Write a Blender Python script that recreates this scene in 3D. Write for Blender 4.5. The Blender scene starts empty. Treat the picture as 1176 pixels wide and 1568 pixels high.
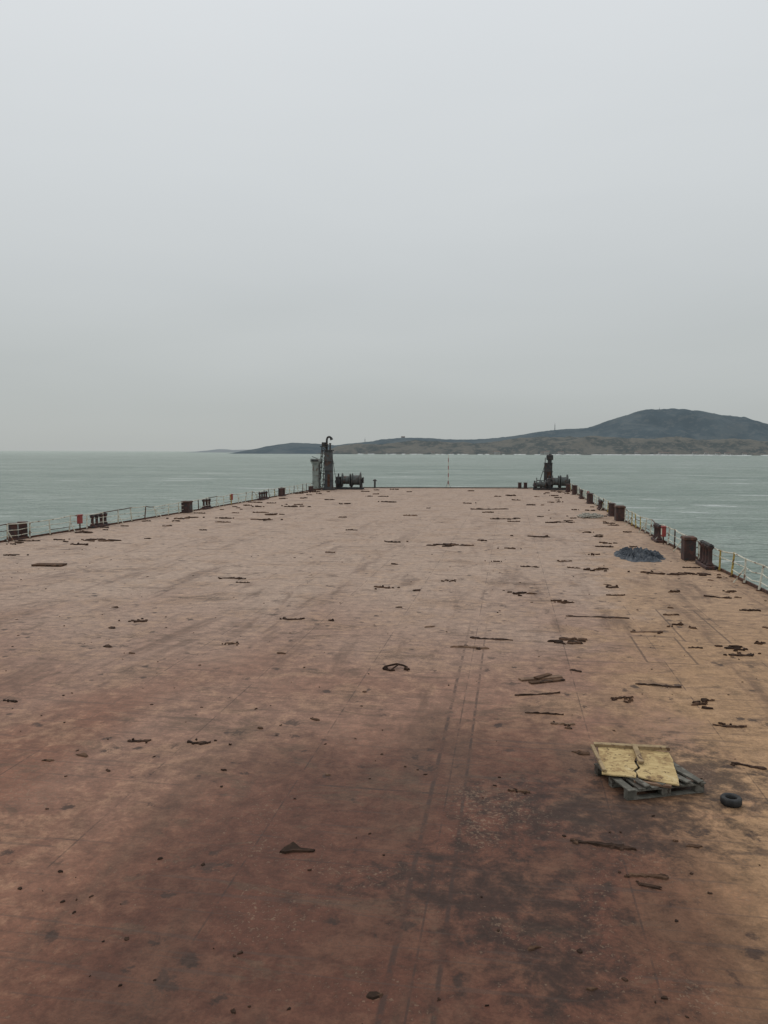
import bpy, bmesh, math, random
from mathutils import Matrix, Vector, noise, Euler
random.seed(7)
S=bpy.context.scene
S.view_settings.view_transform='Standard'; S.view_settings.look='None'; S.view_settings.exposure=0
rad=math.radians
SEA=-3.5

# ---------------------------------------------------------------- node helpers
class N:
    def __init__(s,tree): s.t=tree
    def n(s,kind,**kw):
        nd=s.t.nodes.new(kind)
        for k,v in kw.items():
            if k=='ins':
                for a,b in v.items():
                    if isinstance(b,bpy.types.NodeSocket): s.t.links.new(b,nd.inputs[a])
                    else: nd.inputs[a].default_value=b
            else: setattr(nd,k,v)
        return nd
    def math(s,op,a,b=None,clamp=False):
        nd=s.t.nodes.new('ShaderNodeMath'); nd.operation=op; nd.use_clamp=clamp
        for i,x in enumerate((a,b)):
            if x is None: continue
            if isinstance(x,bpy.types.NodeSocket): s.t.links.new(x,nd.inputs[i])
            else: nd.inputs[i].default_value=x
        return nd.outputs[0]
    def rng(s,v,a,b,c=0.0,d=1.0,smooth=True):
        nd=s.t.nodes.new('ShaderNodeMapRange')
        if smooth: nd.interpolation_type='SMOOTHSTEP'
        s.t.links.new(v,nd.inputs['Value'])
        nd.inputs['From Min'].default_value=a; nd.inputs['From Max'].default_value=b
        nd.inputs['To Min'].default_value=c; nd.inputs['To Max'].default_value=d
        return nd.outputs['Result']
    def noise(s,vec,scale,detail=4,rough=.55,dist=0.0):
        nd=s.n('ShaderNodeTexNoise',ins={'Vector':vec,'Scale':scale,'Detail':detail,'Roughness':rough,'Distortion':dist})
        return nd.outputs['Fac']
    def vmul(s,vec,x,y,z,ox=0,oy=0,oz=0,rot=0):
        nd=s.n('ShaderNodeMapping',ins={'Vector':vec}); nd.inputs['Scale'].default_value=(x,y,z)
        nd.inputs['Location'].default_value=(ox,oy,oz); nd.inputs['Rotation'].default_value=(0,0,rot); return nd.outputs[0]
    def mix(s,f,a,b,mode='MIX'):
        nd=s.t.nodes.new('ShaderNodeMix'); nd.data_type='RGBA'; nd.blend_type=mode
        for k,x in ((0,f),(6,a),(7,b)):
            if isinstance(x,bpy.types.NodeSocket): s.t.links.new(x,nd.inputs[k])
            elif k==0: nd.inputs[0].default_value=x
            else: nd.inputs[k].default_value=(x[0],x[1],x[2],1)
        return nd.outputs[2]
def newmat(name):
    m=bpy.data.materials.new(name); m.use_nodes=True
    b=m.node_tree.nodes['Principled BSDF']; return m,N(m.node_tree),b
def simple(name,c1,c2,scale=6,rough=.75,metal=0,bump=.2,c3=None,bd=.01,spec=.4,t=(.42,.6)):
    m,g,b=newmat(name)
    tc=g.n('ShaderNodeTexCoord').outputs['Object']
    f=g.rng(g.noise(tc,scale,5,.65),t[0],t[1])
    col=g.mix(f,c1,c2)
    if c3:
        col=g.mix(g.rng(g.noise(tc,scale*.6+.7,4,.7,.4),.55,.62),col,c3)
    g.t.links.new(col,b.inputs['Base Color'])
    b.inputs['Roughness'].default_value=rough; b.inputs['Metallic'].default_value=metal
    b.inputs['Specular IOR Level'].default_value=spec
    bp=g.n('ShaderNodeBump',ins={'Height':g.noise(tc,scale*4,2,.7),'Strength':bump,'Distance':bd})
    g.t.links.new(bp.outputs[0],b.inputs['Normal'])
    return m

M_rust=simple('rusted_steel',(.05,.028,.02),(.11,.05,.032),5,.85,0,.5)
M_dark=simple('dark_weathered_steel',(.030,.033,.035),(.06,.056,.053),4,.7,0,.4,(.07,.04,.03))
M_grey=simple('grey_paint',(.27,.30,.27),(.20,.225,.21),2,.7,0,.2,(.13,.085,.06))
M_white=simple('old_white_paint',(.60,.59,.50),(.46,.43,.33),2.5,.7,0,.2,(.16,.085,.05))
M_red=simple('red_paint',(.30,.05,.045),(.2,.045,.04),4,.7,0,.2)
M_yel=simple('yellow_paint',(.45,.33,.07),(.3,.2,.06),4,.7,0,.2,(.12,.06,.03))
M_boll=simple('bollard_steel',(.045,.028,.026),(.085,.04,.032),3,.8,0,.5,(.03,.03,.032))
M_debris=simple('rust_scrap',(.030,.019,.014),(.065,.038,.026),3,.95,0,.6,None,.01,.12)
M_debris2=simple('brown_scrap',(.075,.043,.027),(.12,.07,.045),4,.95,0,.6,(.035,.022,.016),.01,.12)
M_wood=simple('weathered_wood',(.13,.075,.045),(.2,.12,.075),5,.85,0,.4)
def plymat():
    m,g,b=newmat('plywood_sheet'); tc=g.n('ShaderNodeTexCoord').outputs['Object']
    gr=g.noise(g.vmul(tc,3,26,3,0,0,0,.12),1.6,4,.6,.3); n=g.noise(tc,3.0,6,.75,.4); n2=g.noise(tc,12,4,.7)
    col=g.mix(g.rng(gr,.4,.62),(.53,.40,.20),(.40,.285,.135)); col=g.mix(g.math('MULTIPLY',g.rng(n,.49,.60),.7),col,(.25,.155,.075))
    col=g.mix(g.math('MULTIPLY',g.rng(n2,.57,.64),.75),col,(.085,.05,.03)); col=g.mix(g.math('MULTIPLY',g.rng(n,.42,.34),.55),col,(.60,.50,.32))
    g.t.links.new(col,b.inputs['Base Color']); b.inputs['Roughness'].default_value=.85; b.inputs['Specular IOR Level'].default_value=.2
    bp=g.n('ShaderNodeBump',ins={'Height':gr,'Strength':.4,'Distance':.008}); g.t.links.new(bp.outputs[0],b.inputs['Normal']); return m
M_ply=plymat()
M_ply2=simple('pine_batten',(.33,.24,.13),(.24,.165,.09),5,.8,0,.3,(.12,.07,.04))
M_pal=simple('grey_pallet_wood',(.09,.085,.07),(.16,.15,.125),6,.9,0,.4,(.06,.05,.04))
M_rub=simple('black_rubber',(.014,.014,.015),(.03,.03,.03),9,.7,0,.3)
M_tarp=simple('dark_tarpaulin',(.030,.038,.050),(.065,.075,.088),5,.6,0,.3,None,.01,.3)
M_rope=simple('old_rope',(.40,.38,.33),(.25,.23,.19),9,.9,0,.3)

# ---------------------------------------------------------------- deck material
def deck_mat():
    m,g,b=newmat('red_oxide_deck')
    P=g.n('ShaderNodeTexCoord').outputs['Object']
    sx=g.n('ShaderNodeSeparateXYZ',ins={'Vector':P}); X,Y=sx.outputs[0],sx.outputs[1]
    big=g.noise(g.vmul(P,1,.5,1,3,7),.16,2,.55,.6)
    mid=g.noise(P,.55,5,.62,.5)
    fine=g.noise(P,3.2,5,.74,.2)
    tiny=g.noise(P,17,4,.75)
    finec=g.rng(fine,.33,.67,0,1,False)
    dust=(.335,.240,.182); prim_shade=(.178,.076,.045); tan=(.315,.190,.100); wet_shade=(.068,.023,.014)
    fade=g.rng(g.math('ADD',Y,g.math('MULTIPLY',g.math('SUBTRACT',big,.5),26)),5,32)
    col=g.mix(fade,prim_shade,dust)  # red primer near the camera, its colour darkened to include deckhouse shade
    tx=g.rng(g.math('ADD',g.math('SUBTRACT',X,g.math('MULTIPLY',Y,.10)),g.math('MULTIPLY',g.math('SUBTRACT',mid,.5),7)),-.9,2.2)
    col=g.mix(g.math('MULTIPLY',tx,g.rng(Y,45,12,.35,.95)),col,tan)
    film=g.rng(g.math('ADD',g.math('MULTIPLY',mid,.6),g.math('MULTIPLY',fine,.4)),.48,.59)
    col=g.mix(g.math('MULTIPLY',film,.34),col,(.34,.215,.13))
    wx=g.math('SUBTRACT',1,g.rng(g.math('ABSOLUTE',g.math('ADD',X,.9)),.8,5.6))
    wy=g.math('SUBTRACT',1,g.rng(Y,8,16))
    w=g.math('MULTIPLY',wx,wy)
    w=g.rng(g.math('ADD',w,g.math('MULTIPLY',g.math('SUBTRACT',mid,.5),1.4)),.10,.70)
    col=g.mix(g.math('MULTIPLY',w,.76),col,wet_shade)  # damp red centre, with deckhouse shade also painted into its colour
    rn=g.noise(g.vmul(P,.95,.16,1,2,2,0,rad(-28)),.75,4,.66,.5)
    col=g.mix(g.math('MULTIPLY',g.rng(rn,.53,.66),g.rng(Y,60,14,.2,.6)),col,(.098,.053,.034))
    st=g.noise(g.vmul(P,.6,1.3,1,9,2),.8,6,.76,.9)
    col=g.mix(g.math('MULTIPLY',g.rng(st,.55,.62),.55),col,(.10,.06,.038))
    def blob(cx,cy,kx,add):
        dx=g.math('SUBTRACT',X,cx); dy=g.math('SUBTRACT',Y,cy)
        return g.math('ADD',g.math('SQRT',g.math('ADD',g.math('MULTIPLY',g.math('MULTIPLY',dx,dx),kx),g.math('MULTIPLY',dy,dy))),add)
    dm=g.math('MINIMUM',g.math('MINIMUM',blob(1.4,10.3,.5,0),blob(2.5,11.8,.7,.0)),blob(-.1,8.2,.6,.1))
    dm=g.math('MINIMUM',dm,blob(.4,7.0,.9,.35))
    oil=g.rng(g.math('ADD',dm,g.math('ADD',g.math('MULTIPLY',g.math('SUBTRACT',fine,.5),4.4),g.math('MULTIPLY',g.math('SUBTRACT',mid,.5),2.5))),1.4,.2)
    col=g.mix(g.math('MULTIPLY',oil,.74),col,(.028,.016,.012))
    vo=g.n('ShaderNodeTexVoronoi',ins={'Vector':g.vmul(P,1,.8,1),'Scale':2.1,'Randomness':1.0})
    vf=g.math('ADD',vo.outputs['Distance'],g.math('MULTIPLY',g.math('SUBTRACT',fine,.5),.9))
    spot=g.math('MULTIPLY',g.rng(vf,.17,.07),g.rng(mid,.40,.54))
    col=g.mix(g.math('MULTIPLY',spot,.8),col,(.045,.025,.018))
    vo2=g.n('ShaderNodeTexVoronoi',ins={'Vector':g.vmul(P,.8,1.1,1,4,4),'Scale':.85,'Randomness':1.0})
    vf2=g.math('ADD',vo2.outputs['Distance'],g.math('MULTIPLY',g.math('SUBTRACT',fine,.5),1.0))
    spot2=g.math('MULTIPLY',g.rng(vf2,.11,.04),g.rng(st,.42,.5))
    col=g.mix(g.math('MULTIPLY',spot2,.65),col,(.05,.03,.022))
    # crisp chips: dark rust freckles and light dusty scuffs
    ch=g.math('ADD',g.math('MULTIPLY',tiny,.65),g.math('MULTIPLY',mid,.35))
    col=g.mix(g.math('MULTIPLY',g.rng(ch,.57,.61),.62),col,(.055,.03,.02))
    col=g.mix(g.math('MULTIPLY',g.rng(ch,.43,.385),.36),col,(.37,.25,.165))
    col=g.mix(.5,col,g.mix(finec,(.2,.2,.2),(.80,.79,.78)),'OVERLAY')
    col=g.mix(.38,col,g.mix(g.rng(tiny,.3,.7,0,1,False),(.12,.12,.12),(.88,.88,.88)),'OVERLAY')
    wob=g.math('MULTIPLY',g.math('SUBTRACT',fine,.5),.06)
    def line(coord,pos,wd,nz):
        a=g.math('ABSOLUTE',g.math('SUBTRACT',g.math('ADD',coord,wob),pos))
        return g.math('MULTIPLY',g.rng(a,wd,wd*.3),nz)
    brk=g.rng(st,.42,.56)
    brick=g.n('ShaderNodeTexBrick',ins={'Vector':g.vmul(P,1,1,1,.5,.8,0,rad(90)),'Scale':1.0,'Mortar Size':.014,'Mortar Smooth':.4,'Brick Width':8.0,'Row Height':2.2,'Bias':0})
    seam=g.math('MULTIPLY',g.math('MULTIPLY',brick.outputs['Fac'],brk),.8)
    near=g.rng(Y,24,17)
    lb=g.rng(fine,.42,.56)
    for c,p,wd in ((X,-1.02,.045),(X,-.56,.035)):
        seam=g.math('MAXIMUM',seam,g.math('MULTIPLY',line(c,p,wd,lb),near))
    inx=g.math('MULTIPLY',g.rng(X,-2.8,-2.7),g.rng(X,-.5,-.6))
    seam=g.math('MAXIMUM',seam,g.math('MULTIPLY',line(Y,10.55,.035,inx),lb))
    for (x0,x1,y0,y1) in ((3.2,4.3,18.2,20.8),(4.5,5.6,20.4,24.5)):
        ix=g.math('MULTIPLY',g.rng(X,x0-.02,x0),g.rng(X,x1+.02,x1)); iy=g.math('MULTIPLY',g.rng(Y,y0-.02,y0),g.rng(Y,y1+.02,y1))
        for c,p,o_ in ((X,x0,iy),(X,x1,iy),(Y,y0,ix),(Y,y1,ix)):
            seam=g.math('MAXIMUM',seam,g.math('MULTIPLY',line(c,p,.04,o_),.8))
    col=g.mix(g.math('MULTIPLY',seam,.75),col,(.04,.023,.018))
    sc=g.noise(g.vmul(P,.3,8,1,0,0,0,rad(68)),1.5,2,.5,.3)
    col=g.mix(g.math('MULTIPLY',g.rng(sc,.60,.66),.38),col,(.07,.045,.035))
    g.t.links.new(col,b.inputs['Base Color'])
    b.inputs['Roughness'].default_value=.74; b.inputs['Specular IOR Level'].default_value=.28
    h=g.math('ADD',g.math('MULTIPLY',g.noise(P,3.2,3,.74,.2),.6),g.math('MULTIPLY',g.noise(P,17,2,.7),.25))
    bp=g.n('ShaderNodeBump',ins={'Height':h,'Strength':.7,'Distance':.035})
    g.t.links.new(bp.outputs[0],b.inputs['Normal'])
    return m
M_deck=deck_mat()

# ---------------------------------------------------------------- mesh helpers
class MB:
    def __init__(s): s.bm=bmesh.new(); s.mats=[]
    def mi(s,m):
        if m not in s.mats: s.mats.append(m)
        return s.mats.index(m)
    def add(s,verts,mat):
        i=s.mi(mat); fs=set()
        for v in verts:
            for f in v.link_faces: fs.add(f)
        for f in fs: f.material_index=i
        return verts
    def box(s,c,d,mat,rot=(0,0,0),bev=0,top=1.0):
        r=bmesh.ops.create_cube(s.bm,size=1); v=r['verts']
        for x in v:
            k=top if x.co.z>0 else 1
            x.co=Vector((x.co.x*d[0]*k,x.co.y*d[1]*k,x.co.z*d[2]))
        if bev:
            es=list({e for x in v for e in x.link_edges})
            rr=bmesh.ops.bevel(s.bm,geom=es,offset=bev,segments=1,affect='EDGES'); v=list({x for f in rr['faces'] for x in f.verts}|{x for x in v if x.is_valid})
        bmesh.ops.transform(s.bm,matrix=Matrix.Translation(c)@Euler(rot).to_matrix().to_4x4(),verts=v)
        return s.add(v,mat)
    def cyl(s,a,b,r1,r2=None,mat=None,seg=14):
        a=Vector(a);b=Vector(b); r2=r1 if r2 is None else r2
        L=(b-a).length
        r=bmesh.ops.create_cone(s.bm,cap_ends=True,segments=seg,radius1=r1,radius2=r2,depth=L); v=r['verts']
        q=Vector((0,0,1)).rotation_difference(b-a).to_matrix().to_4x4()
        bmesh.ops.transform(s.bm,matrix=Matrix.Translation((a+b)/2)@q,verts=v)
        return s.add(v,mat)
    def tube(s,pts,r,mat,seg=8):
        for i in range(len(pts)-1): s.cyl(pts[i],pts[i+1],r,r,mat,seg)
    def lathe(s,prof,c,mat,seg=24,axis='Z'):
        rings=[]
        for (r,z) in prof:
            rings.append([s.bm.verts.new(Vector(c)+Vector((r*math.cos(2*math.pi*k/seg),r*math.sin(2*math.pi*k/seg),z))) for k in range(seg)])
        n=len(rings); i=s.mi(mat)
        for a in range(n):
            b=(a+1)%n
            for k in range(seg):
                f=s.bm.faces.new((rings[a][k],rings[a][(k+1)%seg],rings[b][(k+1)%seg],rings[b][k])); f.material_index=i; f.smooth=True
    def flake(s,c,L,W,h,ang,mat,jag=.3,n=9):
        """irregular thin crust lying on the deck, domed slightly"""
        i=s.mi(mat); top=[];bot=[]
        for k in range(n):
            a=2*math.pi*k/n+random.uniform(-.15,.15)
            rr=1+random.uniform(-jag,jag)
            ca,sa=math.cos(a),math.sin(a)
            p=max(abs(ca),abs(sa))**.6; x=ca/p*L/2*rr; y=sa/p*W/2*rr
            X=c[0]+x*math.cos(ang)-y*math.sin(ang); Y=c[1]+x*math.sin(ang)+y*math.cos(ang)
            X2=c[0]+.8*(X-c[0]); Y2=c[1]+.8*(Y-c[1])
            top.append(s.bm.verts.new((X2,Y2,h*random.uniform(.6,1.3)))); bot.append(s.bm.verts.new((X,Y,-.004)))
        f=s.bm.faces.new(top); f.material_index=i
        for k in range(n):
            q=s.bm.faces.new((bot[k],bot[(k+1)%n],top[(k+1)%n],top[k])); q.material_index=i
    def strip(s,c,L,W,h,ang,mat,bend=.15,n=9):
        """long ragged strip: torn edging, rusted strapping, rotten dunnage"""
        i=s.mi(mat); A=[];B=[];A2=[];B2=[]
        ph=random.uniform(0,6); ca,sa=math.cos(ang),math.sin(ang)
        for k in range(n):
            t=k/(n-1)-.5; x=L*t; y=bend*L*.3*math.sin(t*4+ph)+random.uniform(-.15,.15)*W
            w=W*.5*random.uniform(.45,1.35)*(.5 if k in(0,n-1) else 1)
            z=h*random.uniform(.5,1.3)
            for arr,yy,zz in ((A,y-w,-.004),(A2,y-w*.7,z),(B2,y+w*.7,z*random.uniform(.7,1.2)),(B,y+w,-.004)):
                arr.append(s.bm.verts.new((c[0]+x*ca-yy*sa,c[1]+x*sa+yy*ca,zz)))
        for k in range(n-1):
            for p,q in ((A,A2),(A2,B2),(B2,B)):
                s.bm.faces.new((p[k],p[k+1],q[k+1],q[k])).material_index=i
        for k in (0,n-1): s.bm.faces.new((A[k],A2[k],B2[k],B[k])).material_index=i
    def done(s,name,loc=(0,0,0),parent=None,smooth=False):
        bmesh.ops.recalc_face_normals(s.bm,faces=s.bm.faces)
        me=bpy.data.meshes.new(name); s.bm.to_mesh(me); s.bm.free()
        for m in s.mats: me.materials.append(m)
        if smooth:
            for p in me.polygons: p.use_smooth=True
        o=bpy.data.objects.new(name,me); o.location=loc; S.collection.objects.link(o)
        if parent: o.parent=parent
        return o
def empty(name,loc):
    e=bpy.data.objects.new(name,None); e.location=loc; e.empty_display_size=.3; S.collection.objects.link(e); return e

# ---------------------------------------------------------------- deck + hull
LE=[(-28.2,-14),(-27.6,10),(-26.9,30),(-26.35,37),(-25.75,46),(-25.2,58.7),(-24.75,75),(-24.5,92),(-24.3,100.2)]
RE=[(9.6,-14),(9.3,10),(8.85,28),(8.45,38.7),(8.15,52),(8.05,64),(7.9,85),(7.85,106.3)]
def lerp_edge(E,y):
    for a,b in zip(E,E[1:]):
        if a[1]<=y<=b[1]:
            t=(y-a[1])/(b[1]-a[1]); return a[0]+(b[0]-a[0])*t
    return E[-1][0]
mb=MB()
ring=LE+RE[::-1]
t=[mb.bm.verts.new((x,y,0)) for x,y in ring]; bo=[mb.bm.verts.new((x,y,SEA-2)) for x,y in ring]
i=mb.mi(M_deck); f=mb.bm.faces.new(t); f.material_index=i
hi=mb.mi(M_rust)
for k in range(len(t)):
    q=mb.bm.faces.new((bo[k],bo[(k+1)%len(t)],t[(k+1)%len(t)],t[k])); q.material_index=hi
mb.done('barge_deck')
def gunwale(E,side):
    mb=MB()
    for a,b in zip(E,E[1:]):
        d=Vector((b[0]-a[0],b[1]-a[1],0)); L=d.length; an=math.atan2(d.y,d.x)
        c=((a[0]+b[0])/2-side*.06,(a[1]+b[1])/2,.05)
        mb.box(c,(L,.07,.10),M_rust,(0,0,an))
    return mb.done('deck_edge_coaming')
gunwale(LE,-1); gunwale(RE,1)
mb=MB()
a,b=LE[-1],RE[-1]; d=Vector((b[0]-a[0],b[1]-a[1],0)); 
mb.box(((a[0]+b[0])/2,(a[1]+b[1])/2-.12,.06),(d.length-.3,.1,.12),M_debris2,(0,0,math.atan2(d.y,d.x)))
mb.done('deck_edge_coaming')

# ---------------------------------------------------------------- railings
def railing(E,side,y0,y1,step):
    mb=MB(); prev=None; y=y0; k=0
    while y<y1:
        x=lerp_edge(E,y)-side*.16
        lean=Vector((random.gauss(0,.06),random.gauss(0,.06),0)); h=.95+random.uniform(-.08,.04)
        if random.random()<.10: lean=Vector((side*.25,random.uniform(-.3,.3),0)); h=.78
        top=Vector((x,y,0))+lean+Vector((0,0,h)); base=Vector((x,y,0))
        rr=random.random(); mt=M_white if rr<.70 else (M_yel if rr<.82 else M_rust)
        mb.cyl(base,top,.042,.034,mt,6)
        mb.box(base+Vector((0,0,.02)),(.16,.12,.03),M_rust)
        if k%3==0: mb.cyl(base+Vector((-side*.38,0,.02)),base+lean*.6+Vector((0,0,.6)),.026,.026,M_white,6)
        cur=[base+lean*(q/h)+Vector((0,0,q)) for q in (.3,.6,h-.03)]
        if prev:
            for j,(p,c) in enumerate(zip(prev,cur)):
                if j<2 and random.random()<.12: continue
                sag=random.uniform(.0,.07) if j<2 else random.uniform(0,.03)
                m=(p+c)/2-Vector((random.uniform(-.03,.03),0,sag))
                mt2=M_white if random.random()<.85 else M_rust
                r=.019 if j<2 else .027
                mb.tube([p,m,c],r,mt2,5)
        prev=cur; y+=step; k+=1
    return mb.done('deck_railing')
railing(LE,-1,16,99,1.75); railing(RE,1,12,104,1.5)

# ---------------------------------------------------------------- bollards & fairleads
def bollard(x,y,r=.22,h=.85,sp=.75,ang=90):
    e=empty('mooring_bollard',(x,y,0)); e.rotation_euler[2]=rad(ang)
    mb=MB(); mb.box((0,0,.03),(sp+.7,.6,.07),M_boll,bev=.015); mb.done('base_plate',parent=e)
    for k,sx in enumerate((-sp/2,sp/2)):
        mb=MB(); mb.cyl((sx,0,.06),(sx,0,h),r,r*.95,M_boll,18); mb.cyl((sx,0,h),(sx,0,h+.06),r*1.18,r*1.15,M_boll,18)
        mb.done('post_%d'%(k+1),parent=e)
def fairlead(x,y,n=3,h=.8,sp=.5,ang=90):
    e=empty('roller_fairlead',(x,y,0)); e.rotation_euler[2]=rad(ang); W=sp*(n-1)+.5
    mb=MB(); mb.box((0,0,.07),(W,.42,.14),M_boll,bev=.02); mb.done('base',parent=e)
    for k in range(n):
        sx=(k-(n-1)/2)*sp; mb=MB()
        mb.lathe([(.001,.14),(.15,.14),(.15,.2),(.09,.28),(.085,h-.2),(.15,h-.1),(.15,h-.04),(.001,h-.04)],(sx,0,0),M_boll,14)
        mb.cyl((sx,0,h-.04),(sx,0,h+.05),.06,.06,M_boll,8); mb.done('roller_%d'%(k+1),parent=e)
    mb=MB(); mb.box((0,0,h+.0),(W*.92,.16,.05),M_dark); mb.done('top_strap',parent=e)
def vent(x,y,h=1.0,w=.6,d=.5,ang=90):
    e=empty('deck_vent_box',(x,y,0)); e.rotation_euler[2]=rad(ang)
    mb=MB(); mb.box((0,0,h*.43),(w,d,h*.86),M_boll,bev=.02)
    mb.box((0,0,h*.9),(w*1.16,d*1.18,h*.12),M_rust,bev=.02,top=.92)
    mb.box((0,-d*.5-.012,h*.45),(w*.6,.02,h*.45),M_dark); mb.done('housing',parent=e)
bollard(-26.45,38.3,.24,.85,.85); fairlead(-25.7,45.4,4,.80,.52)
vent(-25.0,57.4,.95,.8,.6); fairlead(-25.0,61.4,3,.8,.6); fairlead(-24.35,74.5,4,.75,.7); bollard(-24.35,80.9,.24,.8,.9)
vent(8.0,36.3,1.1,.7,.5); fairlead(8.25,34.2,4,1.0,.46); vent(7.75,56.6,1.1,1.0,.6); fairlead(8.0,43.7,3,.9,.55)
bollard(7.75,60.8,.22,.9,.8); fairlead(7.6,67,3,.8,.6); bollard(7.55,75.2,.26,.9,.9); fairlead(7.45,83,3,.9,.6); bollard(7.4,91,.25,1.0,.9); bollard(7.1,97,.25,.9,.9)
bollard(1.75,104.3,.24,.75,.75,0); bollard(-23.6,90.5,.2,.6,.7)
def firebox(x,y):
    e=empty('fire_hose_box',(x,y,0)); mb=MB()
    mb.box((0,0,.25),(.06,.06,.5),M_rust); mb.box((.0,0,.66),(.2,.34,.5),M_red,bev=.02); mb.box((0,0,.935),(.25,.4,.05),M_red,bev=.01,top=.9)
    mb.box((-.108,0,.66),(.012,.24,.32),M_white); mb.done('cabinet',parent=e)
firebox(-25.7,43.2); firebox(-24.9,67.0); firebox(8.05,42.3); firebox(7.75,79)

# ---------------------------------------------------------------- left bow: vent column, derrick, winch
e=empty('ventilator_column',(-24.05,95,0))
mb=MB(); mb.box((0,0,1.65),(.82,.82,3.3),M_grey,bev=.03); mb.box((0,0,.08),(1.1,1.1,.16),M_rust,bev=.02)
for z in (1.1,2.2,3.15): mb.box((0,0,z),(.88,.88,.07),M_grey)
mb.box((-.415,-.1,1.7),(.02,.4,1.6),M_dark)
mb.done('column',parent=e)
mb=MB(); mb.box((0,0,3.42),(1.05,1.0,.24),M_grey,bev=.02); mb.box((-.02,0,3.74),(1.32,1.15,.4),M_grey,bev=.05,top=.93)
mb.box((-.05,-.58,3.72),(.9,.03,.22),M_dark); mb.done('hood',parent=e)
mb=MB()
for sx in (.46,.62): mb.cyl((sx,-.5,0),(sx,-.5,3.6),.025,.025,M_dark,6)
for k in range(11): mb.cyl((.46,-.5,.3+k*.3),(.62,-.5,.3+k*.3),.018,.018,M_dark,6)
mb.done('ladder',parent=e)

M_win=simple('winch_grey_paint',(.10,.112,.108),(.06,.064,.062),3,.7,0,.3,(.09,.05,.036))
M_cas=simple('casing_grey_paint',(.052,.058,.062),(.085,.09,.09),1.3,.75,0,.3,(.09,.055,.04))
e=empty('bow_derrick',(-22.6,95.4,0))
mb=MB(); mb.box((.08,0,2.45),(.98,.9,4.9),M_cas,bev=.04,top=.86)
mb.box((.08,0,.1),(1.5,1.3,.2),M_dark,bev=.02); mb.box((.08,0,4.98),(1.12,1.05,.14),M_dark,bev=.02)
for z in (1.2,2.4,3.6): mb.box((.08,0,z),(1.02,.94,.06),M_dark)
mb.box((.15,-.47,1.2),(.3,.06,1.6),M_rust)
mb.done('casing',parent=e)
mb=MB()
LA=[(-1.25,-.4),(-.62,-.4)]; TA=[(-.75,-.3),(-.3,-.3)]
for (a0,b0),(a1,b1) in zip(LA,TA):
    for yy in (-.4,.4): mb.cyl((a0,yy,0),(a1,yy*.8,5.5),.06,.05,M_dark,8)
for k in range(8):
    t0=k/8; t1=(k+1)/8
    for yy in (-.4,.4):
        xa=-1.25+.5*t0; xb=-.62+.32*t1
        mb.cyl((xa,yy*(1-.2*t0),5.5*t0),(xb,yy*(1-.2*t1),5.5*t1),.03,.03,M_dark,6)
        mb.cyl((-1.25+.5*t1,yy*(1-.2*t1),5.5*t1),(xb,yy*(1-.2*t1),5.5*t1),.03,.03,M_dark,6)
mb.box((-.5,0,5.45),(.95,.9,.1),M_dark); mb.box((-.55,0,5.75),(.5,.5,.5),M_dark,bev=.05)
mb.done('lattice_leg',parent=e)
mb=MB(); pts=[(-.18,0,4.9),(-.18,0,6.25),(-.14,0,6.5),(.0,0,6.66),(.2,0,6.68),(.34,0,6.56)]
mb.tube(pts,.13,M_dark,10); mb.cyl((.34,0,6.6),(.46,0,6.3),.15,.2,M_dark,10); mb.cyl((-.18,0,5.6),(-.18,0,5.75),.22,.22,M_dark,10)
mb.cyl((.25,0,5.0),(.25,0,5.75),.1,.1,M_dark,8); mb.cyl((.25,0,5.75),(.25,0,5.9),.18,.12,M_dark,8)
mb.done('gooseneck_pipe',parent=e)
mb=MB(); mb.cyl((.55,-.2,4.3),(1.05,-.2,1.2),.035,.035,M_dark,6); mb.cyl((1.05,-.2,1.2),(1.1,-.2,0),.05,.05,M_dark,6)
mb.cyl((.5,-.2,3.3),(.85,-.2,3.4),.05,.05,M_dark,6); mb.cyl((-1.2,-.4,3.9),(-2.0,-.4,4.2),.04,.04,M_dark,6)
mb.done('side_strut',parent=e)

def winch(x,y,L=3.2,s=1.0,ang=0):
    e=empty('mooring_winch',(x,y,0)); e.rotation_euler[2]=rad(ang); h=.95*s
    mb=MB(); 
    for yy in (-.5,.5): mb.box((0,yy*s,.12),(L,.16,.24),M_dark)
    for xx in (-L*.42,-L*.05,L*.42): mb.box((xx,0,.14),(.16,1.3*s,.2),M_dark)
    for xx in (-L*.30,L*.06,L*.44): mb.box((xx,0,.6*s),(.12,.8*s,.95*s),M_dark,top=.55)
    mb.done('bed_frame',parent=e)
    mb=MB(); mb.cyl((-L*.5,0,h),(L*.5,0,h),.09,.09,M_dark,10)
    mb.cyl((-L*.24,0,h),(L*.01,0,h),.42*s,.42*s,M_win,20); mb.cyl((L*.11,0,h),(L*.38,0,h),.50*s,.50*s,M_win,20)
    for xx,r in ((-L*.26,.70),(L*.02,.66),(L*.10,.70),(L*.39,.80)): mb.cyl((xx-.045,0,h),(xx+.045,0,h),r*s,r*s,M_win,24)
    mb.cyl((L*.44,0,h),(L*.5,0,h),.24*s,.34*s,M_dark,16)
    mb.done('drum',parent=e)
    mb=MB(); mb.box((-L*.40,0,.75*s),(L*.17,.9*s,1.1*s),M_dark,bev=.08); mb.cyl((-L*.40,-.7*s,.8*s),(-L*.40,.7*s,.8*s),.28*s,.28*s,M_dark,16)
    mb.cyl((-L*.40,0,1.3*s),(-L*.40,0,1.62*s),.1,.1,M_dark,8)
    mb.done('gearbox_motor',parent=e)
winch(-20.3,97.6,3.6,1.25,4); winch(6.2,101.5,2.9,1.15,4); winch(3.9,101.3,1.7,.72,4)
e=empty('bow_mast',(5.0,103.5,0))
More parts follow.
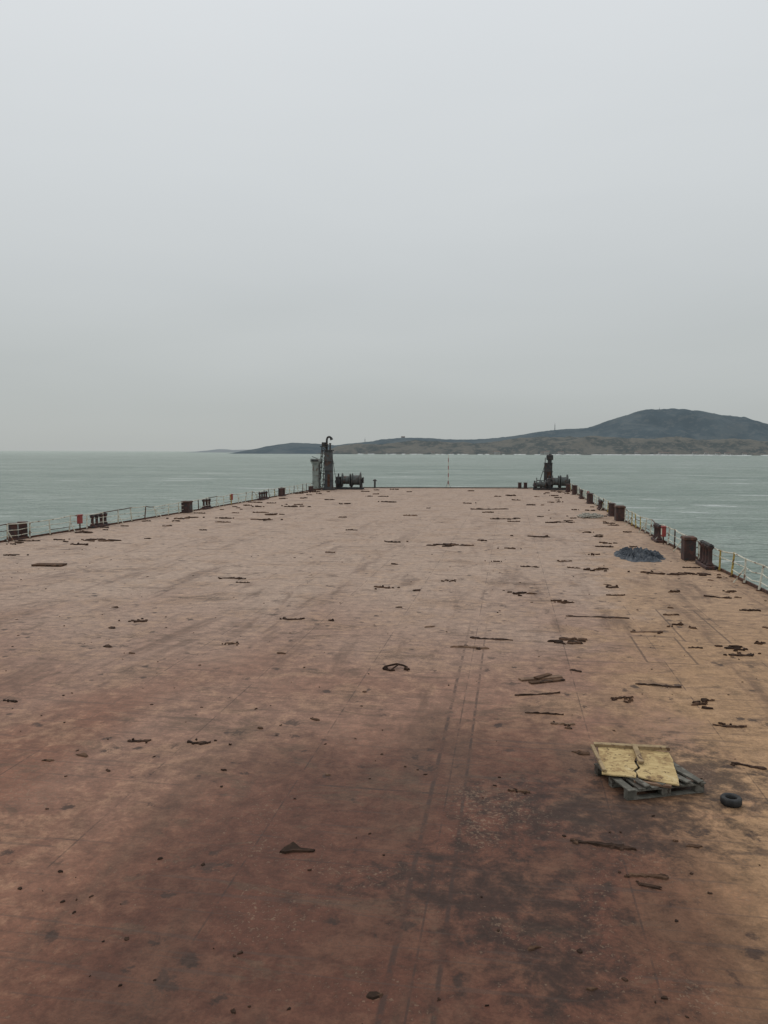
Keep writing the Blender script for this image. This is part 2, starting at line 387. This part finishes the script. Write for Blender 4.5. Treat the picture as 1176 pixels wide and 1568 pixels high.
mb=MB(); mb.box((0,0,.1),(1.7,1.5,.2),M_dark,bev=.02); mb.box((0,0,1.75),(1.12,.8,3.3),M_dark,bev=.05,top=.9)
mb.box((-.03,0,2.3),(1.26,.92,.09),M_dark); mb.box((0,0,3.42),(1.2,.9,.08),M_dark); mb.box((.1,-.42,1.6),(.5,.03,1.5),M_rust); mb.done('trunk',parent=e)
mb=MB(); mb.box((.17,0,3.65),(.5,.5,.5),M_dark); mb.box((.17,0,4.15),(.86,.7,.68),M_dark,bev=.07); mb.cyl((.17,0,4.45),(.17,0,4.62),.12,.12,M_dark,8)
mb.cyl((-.4,0,3.4),(-.4,0,4.1),.05,.05,M_dark,6)
mb.done('head',parent=e)
mb=MB(); mb.cyl((-.5,-.3,3.0),(-1.3,-.5,.3),.04,.04,M_dark,6); mb.cyl((-.5,0,1.1),(-1.5,0,1.15),.06,.06,M_dark,6); mb.cyl((-1.45,0,0),(-1.45,0,1.5),.06,.06,M_dark,6); mb.done('stay',parent=e)
e=empty('mushroom_vent',(-17.6,101.0,0)); mb=MB(); mb.cyl((0,0,0),(0,0,.95),.12,.12,M_dark,10); mb.cyl((0,0,.95),(0,0,1.05),.26,.26,M_dark,14); mb.cyl((0,0,1.05),(0,0,1.2),.26,.08,M_dark,14); mb.done('pipe',parent=e)
e=empty('jackstaff',(-8.05,103.2,0)); mb=MB()
for k in range(9): mb.cyl((0,0,k*.5),(0,0,k*.5+.5),.055-.002*k,.055-.002*(k+1),M_red if k%2 else M_white,8)
mb.cyl((-.35,0,0),(0,0,1.0),.02,.02,M_rust,6); mb.cyl((.35,0,0),(0,0,1.0),.02,.02,M_rust,6); mb.box((0,0,.03),(.4,.3,.06),M_rust); mb.done('staff',parent=e)

# ---------------------------------------------------------------- pallet, tyre, tarp, rope...
e=empty('wooden_pallet',(2.06,11.42,0)); e.rotation_euler[2]=rad(22)
mb=MB()
for yy in (-.42,0,.42):
    for xx in (-.53,0,.53): mb.box((xx,yy,.07),(.14,.1,.09),M_pal)
    mb.box((0,yy,.012),(1.2,.1,.018),M_pal); mb.box((0,yy,.124),(1.2,.1,.018),M_pal)
for k in range(7):
    xx=-.55+k*.183; mb.box((xx,random.uniform(-.01,.01),.143),(.11,.96,.018),M_pal,(0,0,random.uniform(-.03,.03)))
mb.done('pallet',parent=e)
mb=MB()
for k in range(5):
    mb.box((-.35+k*.2,-.12+random.uniform(-.05,.05),.172+.004*k),(.1,.75,.02),M_pal,(0,0,random.uniform(.1,.35)))
mb.done('loose_slats',parent=e)
e=empty('plywood_sheet',(0,0,0))
def sheet(poly,z0,gx,gy,th,mat,name,tc):
    """warped sheet: dense ragged outline, sagging between supports"""
    mb=MB(); i=mb.mi(mat); pts=[]
    n=len(poly)
    for k in range(n):
        a=poly[k]; b_=poly[(k+1)%n]
        for q in range(4):
            s_=q/4; pts.append((a[0]+(b_[0]-a[0])*s_+random.uniform(-.004,.004),a[1]+(b_[1]-a[1])*s_+random.uniform(-.004,.004)))
    def Z(x,y): return z0+gx*(x-tc[0])+gy*(y-tc[1])+.010*noise.noise(Vector((x*4,y*4,z0)))
    cx=sum(p[0] for p in pts)/len(pts); cy=sum(p[1] for p in pts)/len(pts)
    rings=[]
    for s_ in (1,.75,.5,.25):
        rings.append([mb.bm.verts.new((cx+(x-cx)*s_,cy+(y-cy)*s_,Z(cx+(x-cx)*s_,cy+(y-cy)*s_)+th)) for x,y in pts])
    cv=mb.bm.verts.new((cx,cy,Z(cx,cy)+th)); m_=len(pts)
    for r0,r1 in zip(rings,rings[1:]):
        for k in range(m_): mb.bm.faces.new((r0[k],r0[(k+1)%m_],r1[(k+1)%m_],r1[k])).material_index=i
    for k in range(m_): mb.bm.faces.new((rings[-1][k],rings[-1][(k+1)%m_],cv)).material_index=i
    bt=[mb.bm.verts.new((x,y,Z(x,y))) for x,y in pts]
    for k in range(m_): mb.bm.faces.new((bt[k],bt[(k+1)%m_],rings[0][(k+1)%m_],rings[0][k])).material_index=i
    mb.bm.faces.new(bt[::-1]).material_index=i
    return mb.done(name,parent=e)
c0=(1.9,11.5)
sheet([(1.38,11.15),(1.60,11.13),(1.84,11.10),(1.86,11.2),(1.83,11.3),(1.91,11.42),(1.89,11.6),(1.96,11.8),(1.96,12.02),(1.62,12.05),(1.42,12.05),(1.40,11.7),(1.37,11.5),(1.40,11.35)],.215,.02,.06,.018,M_ply,'left_sheet',c0)
sheet([(1.88,11.12),(2.12,11.02),(2.40,10.96),(2.43,11.2),(2.44,11.5),(2.47,11.75),(2.46,12.02),(2.2,12.03),(1.985,12.03),(1.99,11.8),(1.93,11.58),(1.95,11.4),(1.87,11.28)],.215,-.02,.06,.018,M_ply,'right_sheet',c0)
mb=MB(); mb.box((1.92,12.07,.285),(1.12,.09,.05),M_ply2,(0,-.02,-.03)); mb.box((1.97,11.80,.282),(.075,.6,.035),M_ply2,(.06,0,.02)); mb.box((1.37,11.6,.26),(.05,.85,.03),M_ply2,(.05,0,.10)); mb.box((2.05,11.0,.165),(.5,.06,.03),M_wood,(0,0,-.2)); mb.done('battens',parent=e)

mb=MB(); prof=[]
for k in range(12):
    a=2*math.pi*k/12; prof.append((.105+.034*max(-1,min(1,1.25*math.cos(a))),.052+.05*max(-1,min(1,1.3*math.sin(a)))))
mb.lathe(prof,(0,0,0),M_rub,32); mb.done('tyre',(3.07,10.9,0))

def crumple(name,loc,rx,ry,h,mat,sc,seed):
    bm=bmesh.new(); n=64; g=[[None]*n for _ in range(n)]
    for a in range(n):
        for c in range(n):
            u=a/(n-1)*2-1; v=c/(n-1)*2-1
            r=max(abs(u),abs(v)); th=math.atan2(v,u); edge=max(0,1-r**4)
            out=1+.38*noise.noise(Vector((math.cos(th)*1.6+seed,math.sin(th)*1.6,0)))+.2*noise.noise(Vector((math.cos(th)*5+seed,math.sin(th)*5,0)))
            z=h*edge*(.12+1.3*abs(noise.noise(Vector((u*sc+seed,v*sc,1))))+.7*abs(noise.noise(Vector((u*sc*2.6,v*sc*2.6+seed,5)))))
            rr=math.hypot(u,v); k=r/rr if rr>0 else 1
            g[a][c]=bm.verts.new((u*k*rx*out,v*k*ry*out,z+.004))
    for a in range(n-1):
        for c in range(n-1): bm.faces.new((g[a][c],g[a+1][c],g[a+1][c+1],g[a][c+1]))
    me=bpy.data.meshes.new(name); bm.to_mesh(me); bm.free(); me.materials.append(mat)
    o=bpy.data.objects.new(name,me); o.location=loc; S.collection.objects.link(o); return o
crumple('tarpaulin',(5.95,37.0,0),1.3,1.9,.36,M_tarp,3.2,3)
mb=MB()
for j in range(26):
    a0=random.uniform(0,6.28); r=random.uniform(.25,.75); cx=random.uniform(-.25,.25); cy=random.uniform(-.3,.3); z=random.uniform(.04,.32)*(1.1-r)
    pts=[(cx+r*math.cos(a0+q*.45)*random.uniform(.85,1.1),cy+r*math.sin(a0+q*.45)*random.uniform(.85,1.1),max(.04,z+random.uniform(-.05,.14))) for q in range(9)]
    mb.tube(pts,.035,M_rope,6)
mb.done('rope_pile',(5.95,58.8,0))
mb=MB(); pts=[(-.27,-.1,.03),(-.24,.0,.05),(-.15,.1,.05),(0,.14,.08),(.15,.12,.06),(.24,.04,.05),(.27,-.1,.03)]
mb.tube(pts,.022,M_debris,8); mb.tube([(-.1,-.2,.02),(-.02,.0,.05),(.05,.12,.08)],.018,M_debris,8); mb.tube([(-.27,-.08,.02),(-.12,-.16,.02),(.0,-.14,.02)],.02,M_debris,8)
mb.flake((-.22,-.04,0),.12,.1,.05,.3,M_debris); mb.flake((.24,.0,0),.14,.1,.05,.3,M_debris); mb.done('bent_steel_shackle',(-2.42,16.65,0))
mb=MB(); i=mb.mi(M_debris)
pl=[(-.2,-.09),(-.13,-.11),(-.05,-.06),(.19,-.02),(.2,.02),(.02,.03),(-.05,.09),(-.1,.13),(-.13,.07),(-.17,.02)]
tp=[mb.bm.verts.new((x,y,.02+.05*max(0,.1-abs(x+.1))*3)) for x,y in pl]; bt=[mb.bm.verts.new((x*1.04,y*1.04,-.002)) for x,y in pl]
mb.bm.faces.new(tp); [mb.bm.faces.new((bt[k],bt[(k+1)%10],tp[(k+1)%10],tp[k])) for k in range(10)]
mb.done('scrap_bracket',(-2.45,8.72,0))
mb=MB(); mb.box((0,0,.02),(.95,.16,.028),M_wood,(0,0,.42)); mb.box((.12,-.2,.02),(.8,.14,.028),M_debris2,(0,0,.5)); mb.box((.05,.05,.05),(.5,.12,.025),M_debris2,(0,.03,.9)); mb.done('wooden_plank',(.72,16.45,0))
mb=MB(); mb.box((0,0,.04),(1.3,.5,.07),M_debris2,(0,0,.05),bev=.01); mb.box((.1,.3,.03),(.9,.25,.05),M_debris,(0,0,.12)); mb.done('wooden_plank',(-19.0,29.5,0))
def bar(x,y,L,ang,w=.05,name='steel_bar'):
    mb=MB(); mb.strip((0,0),L,w,.026,0,M_debris,.05,16); mb.strip((L*.2,.01),L*.25,w*1.8,.018,.1,M_debris,.1,8); mb.flake((-L*.42,0),L*.1,w*2,.015,.2,M_debris2,.4); o=mb.done(name,(x,y,0)); o.rotation_euler[2]=ang
bar(.62,15.35,.95,.33,.045); bar(.7,14.2,.7,-.0,.035); bar(1.2,9.45,.78,-.1,.085); bar(3.1,16.35,.9,-.12,.08); bar(2.6,23,1.8,-.02,.09); bar(-.4,19.8,1.1,-.1,.12)

# ---------------------------------------------------------------- scattered debris (one mesh)
deb=[(-22.6,32.2,.73),(-11.9,21.9,.24),(-10.3,20.2,.55),(-9.4,13.2,.32),(-10.6,19.3,.24),(-9.7,17.4,.29),(-8.8,16.9,.15),(-10.3,27.7,1.09),(-9.6,26.9,.52),(-6.8,18.2,.39),(-6.0,11.7,.38),(-5.0,11.8,.43),(-6.6,11.0,.2),(-7.0,10.7,.18),(-5.9,10.5,.10),(-4.2,10.8,.1),(-3.4,13.2,.21),(-4.9,21.2,.3),(-6.1,21.2,.63),(-2.6,10.9,.08),(-4.4,26.8,.73),(-4.8,32.5,.28),(-6.2,40.6,.9),(-3.0,39.8,1.99),(-2.1,28.6,.48),(-8.4,35.8,.49),(-17.7,56.8,1.95),(-17.2,52.3,1.8),(-21.8,38.3,2.39),(-21.8,36.5,.98),(-18.4,44.6,.47),(-19.6,39.7,.42),(-18.6,65.3,1.67),(-2.1,20.9,.28),(-.9,18.8,.95),(2.7,32.8,.54),(3.5,32.4,.96),(1.7,44.7,1.4),(4.0,37.2,.79),(.5,26.5,1.1),(1.7,25.2,.62),(5.6,27.8,.68),(5.7,31.9,1.03),(7.2,31.8,1.54),(6.9,26.9,.86),(5.6,19.9,.8),(5.5,19.2,.62),(1.5,17.2,.26),(1.0,13.7,.42),(1.1,13.5,.14),(3.7,15.3,.62),(3.9,14.1,.57),(3.7,12.3,.49),(1.2,12.4,.24),(2.3,9.6,.18),(1.6,8.8,.49),(1.6,8.6,.22),(.3,7.3,.13),(.2,10.8,.31),(-5.0,7.8,.06),(.7,78.7,.91),(-.4,56.1,1.86),(-1.6,65.6,3.26),(3.6,54.3,1.78),(5.2,42.1,.75),(7.1,48.3,.55),(5.0,24.8,.16),(3.7,21.3,.87),(4.7,22.1,.72),(1.5,19.9,.99),(3.6,26.7,.65),(-1.1,6.4,.17),(.8,6.8,.1),(.1,38.9,.65),(-1.4,42.1,.56),(-.5,34.1,.34),(-3.1,26.4,.27),(-3.3,23.4,.19),(-2.8,14.9,.08),(-5.3,17.5,.18),(-4.2,12.6,.1),(6.3,20.5,.33),(7.3,24.8,.6),(2.2,15.3,.5),(2.1,9.7,.06),(-2.2,8.3,.05)]
mb=MB()
def cluster(x,y,w):
    kind=random.random(); mt=random.choice((M_debris,M_debris,M_debris,M_debris2,M_debris2,M_wood))
    ht=.007+.011*min(1,w)+.0009*y
    if w<.3:
        mb.flake((x,y),w,w*random.uniform(.3,.65),ht,random.uniform(-.6,.6),mt,.45,10)
    elif kind<.4:
        an=random.uniform(-.25,.35); mb.strip((x,y),w,.05+.06*w,ht,an,mt,.2,12)
        for q in range(random.randint(1,4)): mb.flake((x+random.uniform(-.5,.5)*w,y+random.uniform(-.15,.15)*w),w*random.uniform(.06,.2),w*.1,ht,random.uniform(0,3),M_debris,.45)
    elif kind<.78:
        for q in range(random.randint(7,13)):
            s_=random.uniform(.06,.36)
            mb.flake((x+random.gauss(0,.27)*w,y+random.gauss(0,.2)*w),w*s_,w*s_*random.uniform(.2,.6),ht,random.uniform(-.7,.7),random.choice((M_debris,M_debris,M_debris2)),.5)
    else:
        mb.strip((x,y),w*.9,w*.26,ht,random.uniform(-.5,.5),mt,.3,9)
        mb.strip((x+.1*w,y-.1*w),w*.6,w*.08,ht,random.uniform(-1,1),M_debris,.3,7)
        for q in range(5): mb.flake((x+random.gauss(0,.4)*w,y+random.gauss(0,.2)*w),w*.14,w*.07,ht,random.uniform(-1,1),M_debris,.4)
for x,y,w in deb: cluster(x,y,w)
for k in range(230):
    y=6+random.random()**1.3*30; x=random.uniform(-.72*y,.33*y)
    x=max(-25.5,min(8.3,x)); s=random.uniform(.012,.045)*(1+y/22)
    mb.flake((x,y),s,s*random.uniform(.3,.9),.004+s*.14,random.uniform(0,3),M_debris,.4,7)
for k in range(36):
    y=random.uniform(33,92); x=lerp_edge(LE,y)+.6+abs(random.gauss(0,2.4)); cluster(x,y,random.uniform(.2,1.3))
for k in range(46):
    y=random.uniform(18,98); x=lerp_edge(RE,y)-.5-abs(random.gauss(0,3.0)); cluster(x,y,random.uniform(.12,.95))
for k in range(28):
    y=random.uniform(45,99); x=random.uniform(-22,6); cluster(x,y,random.uniform(.3,1.2))
mb.done('scattered_rust_debris')

# ---------------------------------------------------------------- sea
m,g,b=newmat('sea_water')
P=g.n('ShaderNodeTexCoord').outputs['Object']
l1=g.noise(g.vmul(P,1,2.2,1,0,0,0,rad(20)),.012,3,.6,.5)
l2=g.noise(g.vmul(P,1,2.5,1,0,0,0,rad(15)),.1,4,.65,.4)
col=g.mix(g.rng(l1,.35,.65),(.160,.218,.180),(.228,.285,.240))
l3=g.noise(g.vmul(P,.0006,.003,1),1,3,.5)
col=g.mix(g.math('MULTIPLY',g.rng(l3,.45,.6),.4),col,(.29,.34,.305))
col=g.mix(g.math('MULTIPLY',g.rng(l2,.5,.62),.45),col,(.31,.365,.325))
wn=g.noise(g.vmul(P,.35,1.6,1,0,0,0,rad(12)),.10,6,.74,.3)
wc=g.math('MULTIPLY',g.rng(wn,.585,.62),g.rng(l1,.44,.54))
col=g.mix(g.math('MULTIPLY',wc,.75),col,(.66,.69,.67))
g.t.links.new(col,b.inputs['Base Color']); b.inputs['Roughness'].default_value=.36; b.inputs['IOR'].default_value=1.33
hh=g.math('ADD',g.math('MULTIPLY',l2,1.0),g.math('MULTIPLY',g.noise(g.vmul(P,1,1.8,1),.7,3,.65),.35))
bp=g.n('ShaderNodeBump',ins={'Height':hh,'Strength':1.0,'Distance':4.0}); g.t.links.new(bp.outputs[0],b.inputs['Normal'])
M_sea=m
mb=MB(); i=mb.mi(M_sea); R=60000
xs=[-R,-6000,-600,-100,100,600,6000,R]
vs=[[mb.bm.verts.new((x,y,SEA)) for y in xs] for x in xs]
for a in range(7):
    for c in range(7): mb.bm.faces.new((vs[a][c],vs[a+1][c],vs[a+1][c+1],vs[a][c+1]))
mb.done('sea')

# ---------------------------------------------------------------- hills
prof=[(-.3198,.0),(-.3150,.004),(-.3017,.0083),(-.2747,.0118),(-.248,.0101),(-.2259,.0067),(-.2127,.0102),(-.1865,.0128),(-.1692,.0145),(-.1519,.0179),(-.1305,.0187),(-.1007,.0179),(-.067,.0154),(-.0337,.0162),(-.0172,.0179),(.0074,.0212),(.0317,.0261),(.0559,.0285),(.0799,.0285),(.0997,.0317),(.1192,.039),(.1426,.0461),(.1618,.0516),(.1811,.0531),(.2118,.0521),(.2308,.0512),(.2498,.0456),(.2649,.0448),(.2875,.0368),(.307,.0313),(.36,.02),(.45,.012),(.6,.004),(.7,0)]
def pf0(u,T):
    if u<=T[0][0] or u>=T[-1][0]: return 0
    for a,b in zip(T,T[1:]):
        if a[0]<=u<=b[0]:
            t=(u-a[0])/(b[0]-a[0]); return a[1]+(b[1]-a[1])*t
def pf(u,T): return sum(pf0(u+d,T) for d in (-.005,-.0025,0,.0025,.005))/5
def hillmat(name,c1,c2,c3,sc):  # distance haze is mixed into the base colours
    m,g,b=newmat(name); P=g.n('ShaderNodeTexCoord').outputs['Object']
    n1=g.noise(g.vmul(P,1,.6,2.2),.006*sc,5,.62,.5); n2=g.noise(P,.03*sc,4,.7)
    col=g.mix(g.rng(n1,.42,.58),c1,c2); col=g.mix(g.math('MULTIPLY',g.rng(n2,.5,.62),.6),col,c3)
    g.t.links.new(col,b.inputs['Base Color']); b.inputs['Roughness'].default_value=1; b.inputs['Specular IOR Level'].default_value=0
    return m
def hill(name,T,Yr,front,back,mat,rough,seed,x0,x1,nx=420,ny=46,ridge=.03):
    bm=bmesh.new(); g=[]
    for a in range(nx):
        x=x0+(x1-x0)*a/(nx-1); row=[]
        shore=front*(1+.12*noise.noise(Vector((x*.004+seed,0,0)))+.05*noise.noise(Vector((x*.02,seed,0))))
        for c in range(ny):
            v=c/(ny-1); y=Yr-shore+(shore+back)*v
            dd=(y-Yr)/(shore if y<Yr else back)
            sh=max(0,math.cos(dd*math.pi/2))**.9
            u=x/Yr; pu=pf(u,T); zr=(pu*Yr+8.3*min(1,pu/.004) if pu>0 else 0)
            nn=noise.fractal(Vector((x*.005+seed,y*.005,0)),1,2,4)
            k=ridge+(rough-ridge)*min(1,max(0,abs(dd)-.05)*3)
            z=zr*sh*(1+k*nn)+(noise.noise(Vector((x*.05,y*.05,seed)))*1.6+noise.noise(Vector((x*.13,y*.05,seed)))*1.3)*min(1,zr/30)*(sh>.05)
            if zr<=0: z=-2
            row.append(bm.verts.new((x,y,SEA-.6+z)))
        g.append(row)
    for a in range(nx-1):
        for c in range(ny-1): bm.faces.new((g[a][c],g[a+1][c],g[a+1][c+1],g[a][c+1]))
    me=bpy.data.meshes.new(name); bm.to_mesh(me); bm.free(); me.materials.append(mat)
    for p in me.polygons: p.use_smooth=True
    o=bpy.data.objects.new(name,me); S.collection.objects.link(o); return o
MH=hillmat('misty_hill_forest',(.096,.122,.138),(.120,.145,.158),(.140,.158,.165),1)
MF=hillmat('misty_foothill_scrub',(.092,.106,.108),(.148,.150,.140),(.195,.183,.163),2.2)
hill('hill',prof,3400,560,900,MH,.2,2.0,-1120,2450)
foot=[(-.235,.0),(-.222,.006),(-.19,.0095),(-.15,.0115),(-.12,.0135),(-.07,.011),(-.03,.0125),(.0,.015),(.03,.0175),(.06,.0165),(.10,.0195),(.14,.0175),(.18,.0205),(.22,.016),(.26,.018),(.31,.0145),(.36,.01),(.42,.004),(.45,0)]
hill('hill',foot,3020,270,400,MF,.45,8.0,-760,1400,380,34,.25)
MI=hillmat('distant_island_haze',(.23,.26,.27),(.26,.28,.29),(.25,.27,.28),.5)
isl=[(-.425,0),(-.405,.0016),(-.384,.0036),(-.368,.0024),(-.352,.0032),(-.33,.0018),(-.30,.0014),(-.27,0)]
hill('island',isl,6000,300,300,MI,.2,5.0,-2700,-1550,160,14)
m,g,b=newmat('surf_foam'); b.inputs['Base Color'].default_value=(.58,.60,.59,1); b.inputs['Roughness'].default_value=.9
M_foam=m
mb=MB(); i=mb.mi(M_foam)
for k in range(130):
    u=random.uniform(-.2,.36) if random.random()<.45 else random.gauss(.2,.05)
    y=2730+random.uniform(-25,10); L=random.uniform(6,38)*(1.5 if u>.1 else .7); x=u*y; dy=random.uniform(3,14)
    n=10; v1=[];v2=[]
    for q in range(n):
        xx=x+L*(q/(n-1)-.5); ww=dy*math.sin(math.pi*(q+.3)/(n-.4))*random.uniform(.5,1); z=SEA+.8+2.0*random.random()
        v1.append(mb.bm.verts.new((xx,y-ww/2,SEA+.05))); v2.append(mb.bm.verts.new((xx,y+ww/2,z)))
    for q in range(n-1): mb.bm.faces.new((v1[q],v1[q+1],v2[q+1],v2[q])).material_index=i
mb.done('surf')
M_mast=simple('hazy_mast_steel',(.16,.18,.19),(.2,.21,.22),.5,.9)
def mast(x,y,zb,h,w=1.1):
    e=empty('radio_mast',(x,y,zb)); mb=MB()
    for sx,sy in ((-1,-1),(1,-1),(0,1)): mb.cyl((sx*w,sy*w,-6),(sx*.25,sy*.25,h),.6,.45,M_mast,5)
    for k in range(6): z=h*k/6; q=1-.75*k/6; mb.cyl((-w*q,-w*q,z),(w*q,-w*q,z+h/8),.25,.25,M_mast,4)
    mb.cyl((0,0,h),(0,0,h+6),.4,.25,M_mast,4); mb.box((0,0,h*.8),(2.8,2.8,1.8),M_mast); mb.done('lattice',parent=e)
mast(.0555*3400,3400,96,30,1.4); mast(-.1875*3400,3400,43+4,15,.9); mast(.181*3400,3400,180,9,.9)
M_wall=simple('village_render',(.44,.44,.43),(.33,.32,.31),.05,.9)
M_roof=simple('village_roof',(.16,.13,.12),(.2,.15,.13),.05,.9)
def house(x,y,z,w,d,h):
    mb=MB(); mb.box((0,0,h/2-2),(w,d,h+4),M_wall)
    i=mb.mi(M_roof); rv=[(-w/2-.4,-d/2-.4,h),(w/2+.4,-d/2-.4,h),(w/2+.4,d/2+.4,h),(-w/2-.4,d/2+.4,h),(-w/2,0,h+2.2),(w/2,0,h+2.2)]
    vv=[mb.bm.verts.new(q) for q in rv]
    for fc in ((0,1,5,4),(2,3,4,5),(1,2,5),(3,0,4)): mb.bm.faces.new([vv[k] for k in fc]).material_index=i
    for k in range(int(w//4)):
        mb.box((-w/2+2+k*4,-d/2-.06,h*.5),(1.4,.1,1.5),M_dark)
    mb.done('village_house',(x,y,z))
for k in range(16):
    u=random.choice((.23,.247,.262,.16,.19,.28,.05,-.02,-.1))+random.gauss(0,.006); y=2745+random.uniform(-6,6); house(u*y,y,SEA+3,random.uniform(9,20),8,random.uniform(4,7))
house(-.137*3400,3395,67,16,9,5); house(.1835*3400,3395,176,22,9,6)

# ---------------------------------------------------------------- world / sun
W=bpy.data.worlds.new('World'); S.world=W; W.use_nodes=True
g=N(W.node_tree); W.node_tree.nodes.clear()
sky=g.n('ShaderNodeTexSky'); sky.sky_type='NISHITA'; sky.sun_disc=False; sky.sun_elevation=rad(48); sky.sun_rotation=rad(-35); sky.air_density=1; sky.dust_density=1
skc=g.mix(1.0,sky.outputs[0],(.08,.08,.08),'MULTIPLY')
D=g.n('ShaderNodeTexCoord').outputs['Generated']
z=g.n('ShaderNodeSeparateXYZ',ins={'Vector':D}).outputs[2]
cn=g.noise(g.vmul(D,1.1,1.1,4.5),1.3,3,.5,.4); cn2=g.noise(g.vmul(D,1,1,5,3,1,0),1.8,3,.5,.2)
zz=g.math('ADD',z,g.math('MULTIPLY',g.math('SUBTRACT',cn,.5),.07))
ramp=g.n('ShaderNodeValToRGB'); cr=ramp.color_ramp; g.t.links.new(zz,ramp.inputs[0])
stops=[(0.0,(.425,.452,.446)),(.06,(.455,.482,.478)),(.13,(.510,.537,.535)),(.21,(.570,.598,.604)),(.33,(.645,.675,.687)),(.48,(.71,.74,.76)),(1,(.95,.98,1.0))]
cr.elements[0].position=0; cr.elements[0].color=(*stops[0][1],1); cr.elements[1].position=1; cr.elements[1].color=(*stops[-1][1],1)
for p,c in stops[1:-1]:
    q=cr.elements.new(p); q.color=(*c,1)
over=g.mix(.13,ramp.outputs[0],g.mix(cn2,(.22,.22,.22),(.8,.8,.8)),'OVERLAY')
col=g.mix(.04,over,skc)
bg=g.n('ShaderNodeBackground',ins={'Color':col,'Strength':1.0}); out=g.n('ShaderNodeOutputWorld'); g.t.links.new(bg.outputs[0],out.inputs[0])
L=bpy.data.lights.new('sun','SUN'); L.energy=.7; L.angle=rad(25); L.color=(1,.94,.86)
lo=bpy.data.objects.new('sun',L); S.collection.objects.link(lo)
az=rad(-35); el=rad(48)
dirv=Vector((math.sin(az)*math.cos(el),math.cos(az)*math.cos(el),math.sin(el)))
lo.rotation_euler=dirv.to_track_quat('Z','Y').to_euler()

# ---------------------------------------------------------------- camera
cam=bpy.data.cameras.new('camera'); cam.sensor_fit='VERTICAL'; cam.sensor_height=36; cam.lens=36*1184/1568; cam.clip_start=.1; cam.clip_end=150000
co=bpy.data.objects.new('camera',cam); S.collection.objects.link(co); co.location=(0,0,4.8)
co.rotation_euler=(Matrix.Rotation(rad(9.2),3,'Z')@Matrix.Rotation(rad(90-4.44),3,'X')@Matrix.Rotation(rad(0.17),3,'Z')).to_euler()
S.camera=co
